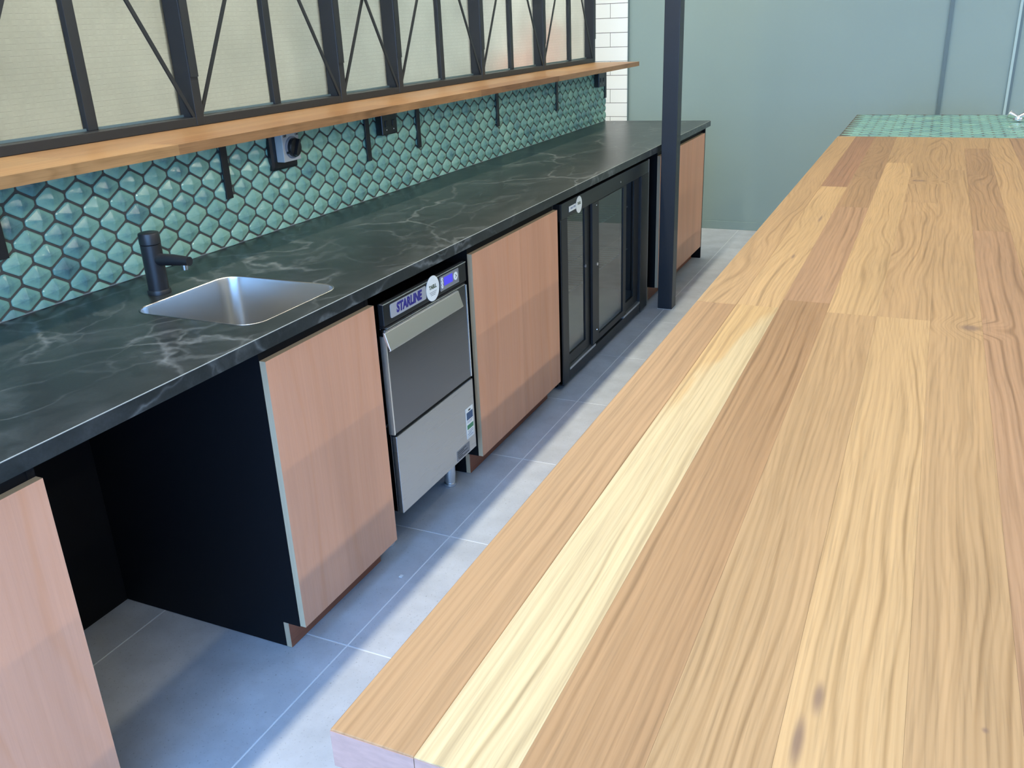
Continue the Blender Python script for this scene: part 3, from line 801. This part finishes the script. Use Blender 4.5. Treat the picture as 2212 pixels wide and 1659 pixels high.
lettering('TAELL', .0155, (FX + .0014, 3.339, .818), 'logo_green', st2, bold=.0006)

# ------------------------------------------------------------------ shelf, brackets, power points
shelf = thing('timber_shelf', 'long oak shelf under the glazed frames, carried on black brackets', 'shelf')
ZS0, ZS1, XS = 1.2765, 1.3035, -.488
joints = [-.6, .93, 1.47, 2.6, 3.30, 4.234, 5.677]
cols = [(.315, .175, .078), (.36, .205, .09), (.28, .15, .068), (.315, .172, .078), (.235, .122, .058), (.31, .178, .09)]
strip = [(-.60, XS)]
for i in range(len(joints) - 1):
    a, b_ = joints[i], joints[i + 1]
    box('shelf_stave', -.600, XS, a, b_, ZS0, ZS1, 'shelf', shelf, centre=True, color=(cols[i][0], cols[i][1] * .95, cols[i][2] * .9, .25))
for i, (a, b_) in enumerate([(-.6, 1.2), (1.2, 2.95), (2.95, 4.7), (4.7, 5.690)]):
    box('shelf_stave', -.800, -.600, a, b_, ZS0 + .0002, ZS1, 'shelf', shelf, centre=True, color=(*cols[(i * 2 + 1) % 6], .2))
box('shelf_stave', -.900, -.800, -.6, 5.690, ZS0 + .0002, ZS1, 'shelf', shelf, centre=True, color=(*cols[2], .2))

def bracket(y, label):
    b = thing('shelf_bracket', label, 'bracket', 'flat black brackets under the oak shelf')
    o = box('wall_leg', XW + .012, XW + .018, y, y + .030, 1.078, ZS0 - .0005, 'black', b, bevel=.001)
    box('shelf_arm', XW + .018, XS - .06, y, y + .030, ZS0 - .0065, ZS0 - .0005, 'black', b, bevel=.001)
    for zz in (1.10, 1.22):
        bm = bmesh.new(); tube(bm, (XW + .0025, y + .015, zz), (XW + .012, y + .015, zz), .006, seg=10); obj('spacer', bm, 'black', b)
    return b
for y, lb in [(1.036, 'black shelf bracket at the left edge, nearest of all'),
              (1.860, 'black shelf bracket between the tap and the white rotary switch'),
              (2.690, 'black shelf bracket just before the black power outlet'),
              (3.092, 'black shelf bracket just past the black power outlet'),
              (3.905, 'black shelf bracket above the middle of the glass-door fridge'),
              (4.730, 'black shelf bracket second from the far end of the shelf'),
              (5.612, 'black shelf bracket at the far end of the tiles')]:
    bracket(y, lb)

sw = thing('isolator_switch', 'white rotary isolator switch with black knob on a black plate', 'switch')
bm = bmesh.new(); A = rrect(2.095, 2.235, 1.130, 1.262, .008, 4); B = rrect(2.103, 2.227, 1.138, 1.262, .006, 4)
va = [bm.verts.new((XW + .010, a, b)) for a, b in A]; vb = [bm.verts.new((XW + .022, a, b)) for a, b in A]; vc = [bm.verts.new((XW + .028, a, b)) for a, b in B]
for P_, Q_ in ((va, vb), (vb, vc)):
    for i in range(len(A)):
        j = (i + 1) % len(A); bm.faces.new((P_[i], P_[j], Q_[j], Q_[i]))
bm.faces.new(va); bm.faces.new(vc)
obj('back_plate', bm, 'plastic_black', sw)
sb = box('switch_body', XW + .028, XW + .060, 2.118, 2.210, 1.158, 1.262, 'plastic_white', sw, bevel=.002)
KX, KY, KZ = XW + .060, 2.167, 1.203
bm = bmesh.new(); lathe(bm, [(.037, KX), (.037, KX + .004), (.033, KX + .006)], 0, KY, 36, 'x', KZ); obj('dial_ring', bm, 'grey_label', sw, smooth=True)
bm = bmesh.new(); lathe(bm, [(.0315, KX + .005), (.0315, KX + .016), (.029, KX + .0185)], 0, KY, 36, 'x', KZ); kn = obj('knob', bm, 'plastic_black', sw, smooth=True)
bm = bmesh.new()
for s in (0,):
    a = math.radians(62); d = Vector((0, math.cos(a), math.sin(a))); p = Vector((0, -math.sin(a), math.cos(a)))
    c0 = Vector((KX + .0185, KY, KZ)); vs = []
    for sx_, sy_, h in ((-1, -1, 0), (1, -1, 0), (1, 1, 0), (-1, 1, 0), (-1, -.6, .011), (1, -.6, .011), (1, .6, .011), (-1, .6, .011)):
        vs.append(bm.verts.new(c0 + d * (sx_ * .029) + p * (sy_ * .0075) + Vector((h, 0, 0))))
    for f in [(0, 3, 2, 1), (4, 5, 6, 7), (0, 1, 5, 4), (1, 2, 6, 5), (2, 3, 7, 6), (3, 0, 4, 7)]: bm.faces.new([vs[i] for i in f])
obj('grip', bm, 'plastic_black', kn, bevel=.001)
bm = bmesh.new(); tube(bm, (KX + .004, KY - .033, KZ - .014), (KX + .014, KY - .033, KZ - .014), .0045, .0035, 12); obj('pointer', bm, 'plastic_black', kn)
lettering('OFF', .0105, (KX + .0004, 2.1345, 1.2435), 'print_black', sb, bold=.0003)
lettering('ON', .0105, (KX + .0004, 2.199, 1.2435), 'print_black', sb, bold=.0003)

def outlet(y0, y1, z0, label):
    o = thing('power_outlet', label, 'outlet')
    p = box('face_plate', XW + .0115, XW + .045, y0, y1, z0, 1.272, 'plastic_black', o, bevel=.004)
    for k in (-1, 1):
        bm = bmesh.new(); yy = (y0 + y1) / 2 + k * (y1 - y0) * .24
        tube(bm, (XW + .045, yy, z0 + .020), (XW + .0455, yy, z0 + .020), .0025, seg=10); obj('indicator', bm, 'label_white', p)
        box('rocker', XW + .045, XW + .048, yy - .009, yy + .009, z0 + .032, z0 + .056, 'matt_black', o, bevel=.001)
outlet(2.775, 2.888, 1.168, 'black power outlet on the tiles between two brackets mid-shelf')
outlet(5.415, 5.535, 1.160, 'black power outlet on the tiles near the far end of the shelf')

# ------------------------------------------------------------------ glazed steel frames above the shelf
GF, GG, TF = -.804, -.866, -.848      # front of uprights, glass plane, front of thin mullions
ups = [.255, 1.070, 1.887, 2.697, 3.138, 3.960, 4.788, 5.664]
UW = .036
ztop = 2.46
def thin_y(y): return -.378 + (y + .378) * ((1.343 - TF) / (1.343 - GF))
thins = {1: 1.465, 2: 2.283, 4: 3.526, 5: 4.322, 6: 5.213}
zr = 1.331
for w in range(len(ups) - 1):
    wi = struct_empty('window_%d' % (w + 1))
    a, b_ = ups[w] + UW, ups[w + 1]
    def upright(y):
        box('upright', GF - .075, GF, y, y + UW, ZS1 + .0005, ztop, 'black_frame', wi, bevel=.002)
        box('cover_plate', GF, GF + .004, y + .001, y + UW - .001, 1.452, ztop, 'black_frame', wi)
    upright(ups[w])
    if w == len(ups) - 2: upright(ups[w + 1])
    box('bottom_rail', GF - .075, GF - .001, a, b_, ZS1 + .0005, zr, 'black_frame', wi, bevel=.0015)
    box('glazing_bead', GG + .002, GG + .010, a, b_, zr, zr + .007, 'trim_dark', wi)
    box('top_rail', GF - .075, GF - .001, a, b_, ztop - .03, ztop, 'black_frame', wi)
    spans = [(a, b_)]
    if w in thins or w == 0:
        ty = thin_y(thins[w]) if w in thins else .64
        box('mullion', GG - .006, TF, ty, ty + UW, zr, ztop - .03, 'black_frame', wi, bevel=.0015)
        spans = [(a, ty), (ty + UW, b_)]
    for p, q in spans:
        box('pane', GG - .005, GG, p, q, zr - .01, ztop - .03, 'pglass', wi)
    # thin diagonal bars, bottom corners upwards
    H = ztop - .03 - zr; run = min(b_ - a, H / 1.79); rise = run * 1.79
    for sgn, xx in ((1, GF - .018), (-1, GF - .006)):
        y0 = a + .004 if sgn > 0 else b_ - .004
        p0 = Vector((xx, y0, zr)); p1 = Vector((xx, y0 + sgn * run, zr + rise))
        d = (p1 - p0).normalized(); nrm = Vector((0, -d.z, d.y)) * .0062
        bm = bmesh.new(); vs = []
        for base in (p0, p1):
            for u, v in ((-1, -1), (1, -1), (1, 1), (-1, 1)): vs.append(bm.verts.new(base + nrm * u + Vector((.003 * v, 0, 0))))
        for f in [(0, 3, 2, 1), (4, 5, 6, 7), (0, 1, 5, 4), (1, 2, 6, 5), (2, 3, 7, 6), (3, 0, 4, 7)]: bm.faces.new([vs[i] for i in f])
        obj('brace_bar', bm, 'black_frame', wi)

# the room behind the glass, and the ground in front of the building
struct(box('exterior_front_ground', -8, 12, -16, -2.82, -.2, -.13, 'ext_ground'))
ob = thing('barrier_board', 'orange board standing in the back room, blurred behind the farthest textured panes', 'board')
bm = bmesh.new(); prism(bm, [(-1.98, .95), (-1.36, .95), (-1.36, 1.46), (-1.52, 1.60), (-1.68, 1.52), (-1.72, 1.36), (-1.98, 1.33)], 'y', 6.55, 6.59)
obj('panel', bm, 'orange', ob, bevel=.01)
for xx in (-1.90, -1.50): box('leg', xx, xx + .06, 6.55, 6.59, .002, .95, 'ext_dark', ob)

# ------------------------------------------------------------------ post
po = thing('steel_post', 'square charcoal steel post standing in front of the far counter end', 'post')
box('shaft', .011, .095, 4.458, 4.542, .002, ZC - .002, 'post', po, bevel=.003)
bm = bmesh.new(); prism(bm, rrect(.008, .098, 4.455, 4.545, .003, 2), 'z', .0005, .002); obj('floor_sealant', bm, 'label_white', po)

# ------------------------------------------------------------------ bar island
isl = thing('bar_island', 'long oak-topped bar island with a teal tiled far end', 'bar counter')
IX0, IX1, IY0, IYT, IY1, IZ, IT = .925, 2.02, .101, 4.322, 5.415, 1.0, .042
WOODC = lambda c: [c[0], c[1] * .945, c[2] * .84]
tone = dict(h=(.415, .262, .138), a=(.355, .207, .108), p=(.54, .42, .255), r=(.375, .222, .130), b=(.345, .20, .103), y=(.49, .318, .165), d=(.335, .20, .107), R=(.30, .160, .095))
edges = [.925, 1.0105, 1.097, 1.192, 1.287, 1.3835, 1.474, 1.566, 1.660, 1.752, 1.842, 1.932, 2.02]
lay = [
    [(1.450, 'a', .05), (IYT, 'h', .30)],
    [(1.452, 'p', .10), (2.915, 'y', .28), (IYT, 'R', .10)],
    [(1.512, 'b', .06), (2.560, 'r', .08), (3.095, 'd', .30), (IYT, 'd', .55)],
    [(1.449, 'h', .20), (3.50, 'y', .34), (IYT, 'h', .3)],
    [(1.452, 'y', .22), (2.680, 'h', .36), (IYT, 'h', .34)],
    [(3.35, 'h', .22), (IYT, 'h', .30)],
    [(2.305, 'r', .16), (3.25, 'd', .45), (3.95, 'd', .6), (IYT, 'h', .3)],
    [(1.9, 'h', .2), (IYT, 'h', .25)], [(2.6, 'r', .1), (IYT, 'r', .1)],
    [(1.2, 'y', .2), (3.1, 'h', .2), (IYT, 'h', .2)], [(2.2, 'h', .1), (IYT, 'a', .2)], [(1.7, 'p', .1), (3.0, 'h', .2), (IYT, 'y', .2)],
]
for k, colm in enumerate(lay):
    y = IY0
    for (ye, tn, fg_) in colm:
        j = random.uniform(.97, 1.03)
        c = [q * j for q in WOODC(tone[tn])]
        o = box('stave', edges[k] + .00008, edges[k + 1] - .00008, y, ye - .0001, IZ - IT, IZ, 'stave_sap' if tn == 'p' and k == 1 else 'stave', isl, centre=True, color=(*c, fg_))
        if k == 0:
            md = o.modifiers.new('bevel', 'BEVEL'); md.width = .0015; md.segments = 2; md.limit_method = 'ANGLE'
        if y == IY0:   # sawn end grain
            o2 = box('end_grain', edges[k] + .0006, edges[k + 1] - .0002, IY0 - .0006, IY0, IZ - IT + .001, IZ - .0012, 'endgrain', isl)
        y = ye
box('body', 1.06, 1.90, .16, IY1 - .04, .09, IZ - IT - .001, 'island_body', isl)
box('plinth', 1.10, 1.86, .20, IY1 - .08, .002, .09, 'carcass', isl)
box('tile_bed', IX0 + .001, IX1, IYT + .0005, IY1, IZ - IT, IZ - .0062, 'grout_dark', isl, bevel=.001)
n_ = 0
for r in range(40):
    y = IYT + .036 + .046 * r
    if y > IY1 - .032: break
    for k in range(14):
        x = IX0 + .046 + PU * k + (PU / 2 if r % 2 else 0)
        if x > IX1 - .03 or n_ >= 300: continue
        i = min(range(len(TINTS)), key=lambda q: abs(TINTS[q] - max(0, rnd.gauss(.40, .10))))
        o = bpy.data.objects.new('hex_tile', VAR[1][i]); COL.objects.link(o); o.parent = isl; o.location = (x, y, IZ - .0062); o.scale = (.97, .97, .24); n_ += 1

# chrome fitting on the tiled end
cf = thing('chrome_fitting', 'small shiny chrome two-winged tap fitting on the tiled bar end', 'fitting')
FXc, FYc, FZc = 1.735, 5.03, IZ + .0048
bm = bmesh.new(); lathe(bm, [(.026, FZc), (.026, FZc + .004), (.014, FZc + .008), (.012, FZc + .020), (.006, FZc + .026)], FXc, FYc, 24); obj('base', bm, 'chrome', cf, smooth=True)
for s in (-1, 1):
    bm = bmesh.new()
    tube(bm, (FXc + s * .006, FYc, FZc + .014), (FXc + s * .046, FYc, FZc + .034), .013, .022, 20)
    obj('wing', bm, 'chrome', cf, smooth=True, bevel=.003)

# strip lamps under the ceiling
for i, (lx, lw, ly, ll, lc) in enumerate(LAMP_X):
    lb = ['white strip lamp over the counter front', 'white strip lamp over the oak bar', 'white strip lamp behind the bar, third row', 'white strip lamp by the right wall', 'white strip lamp in the back room behind the glass'][i]
    L = thing('strip_lamp', lb, 'lamp', 'strip lamps under the ceiling')
    box('housing', lx - .045, lx + .045, ly - ll / 2, ly + ll / 2, LAMP_Z + .0, LAMP_Z + .045, 'white', L)
    for yy in (ly - ll * .38, ly, ly + ll * .38): 
        bm = bmesh.new(); tube(bm, (lx, yy, LAMP_Z + .045), (lx, yy, ZC - .001), .006, seg=10); obj('hanger', bm, 'silver', L)

tag(box('paper_scrap', .012, .022, 1.560, 1.572, .0005, .0025, 'label_white'), 'tiny white scrap lying on the grey floor tiles', 'scrap')
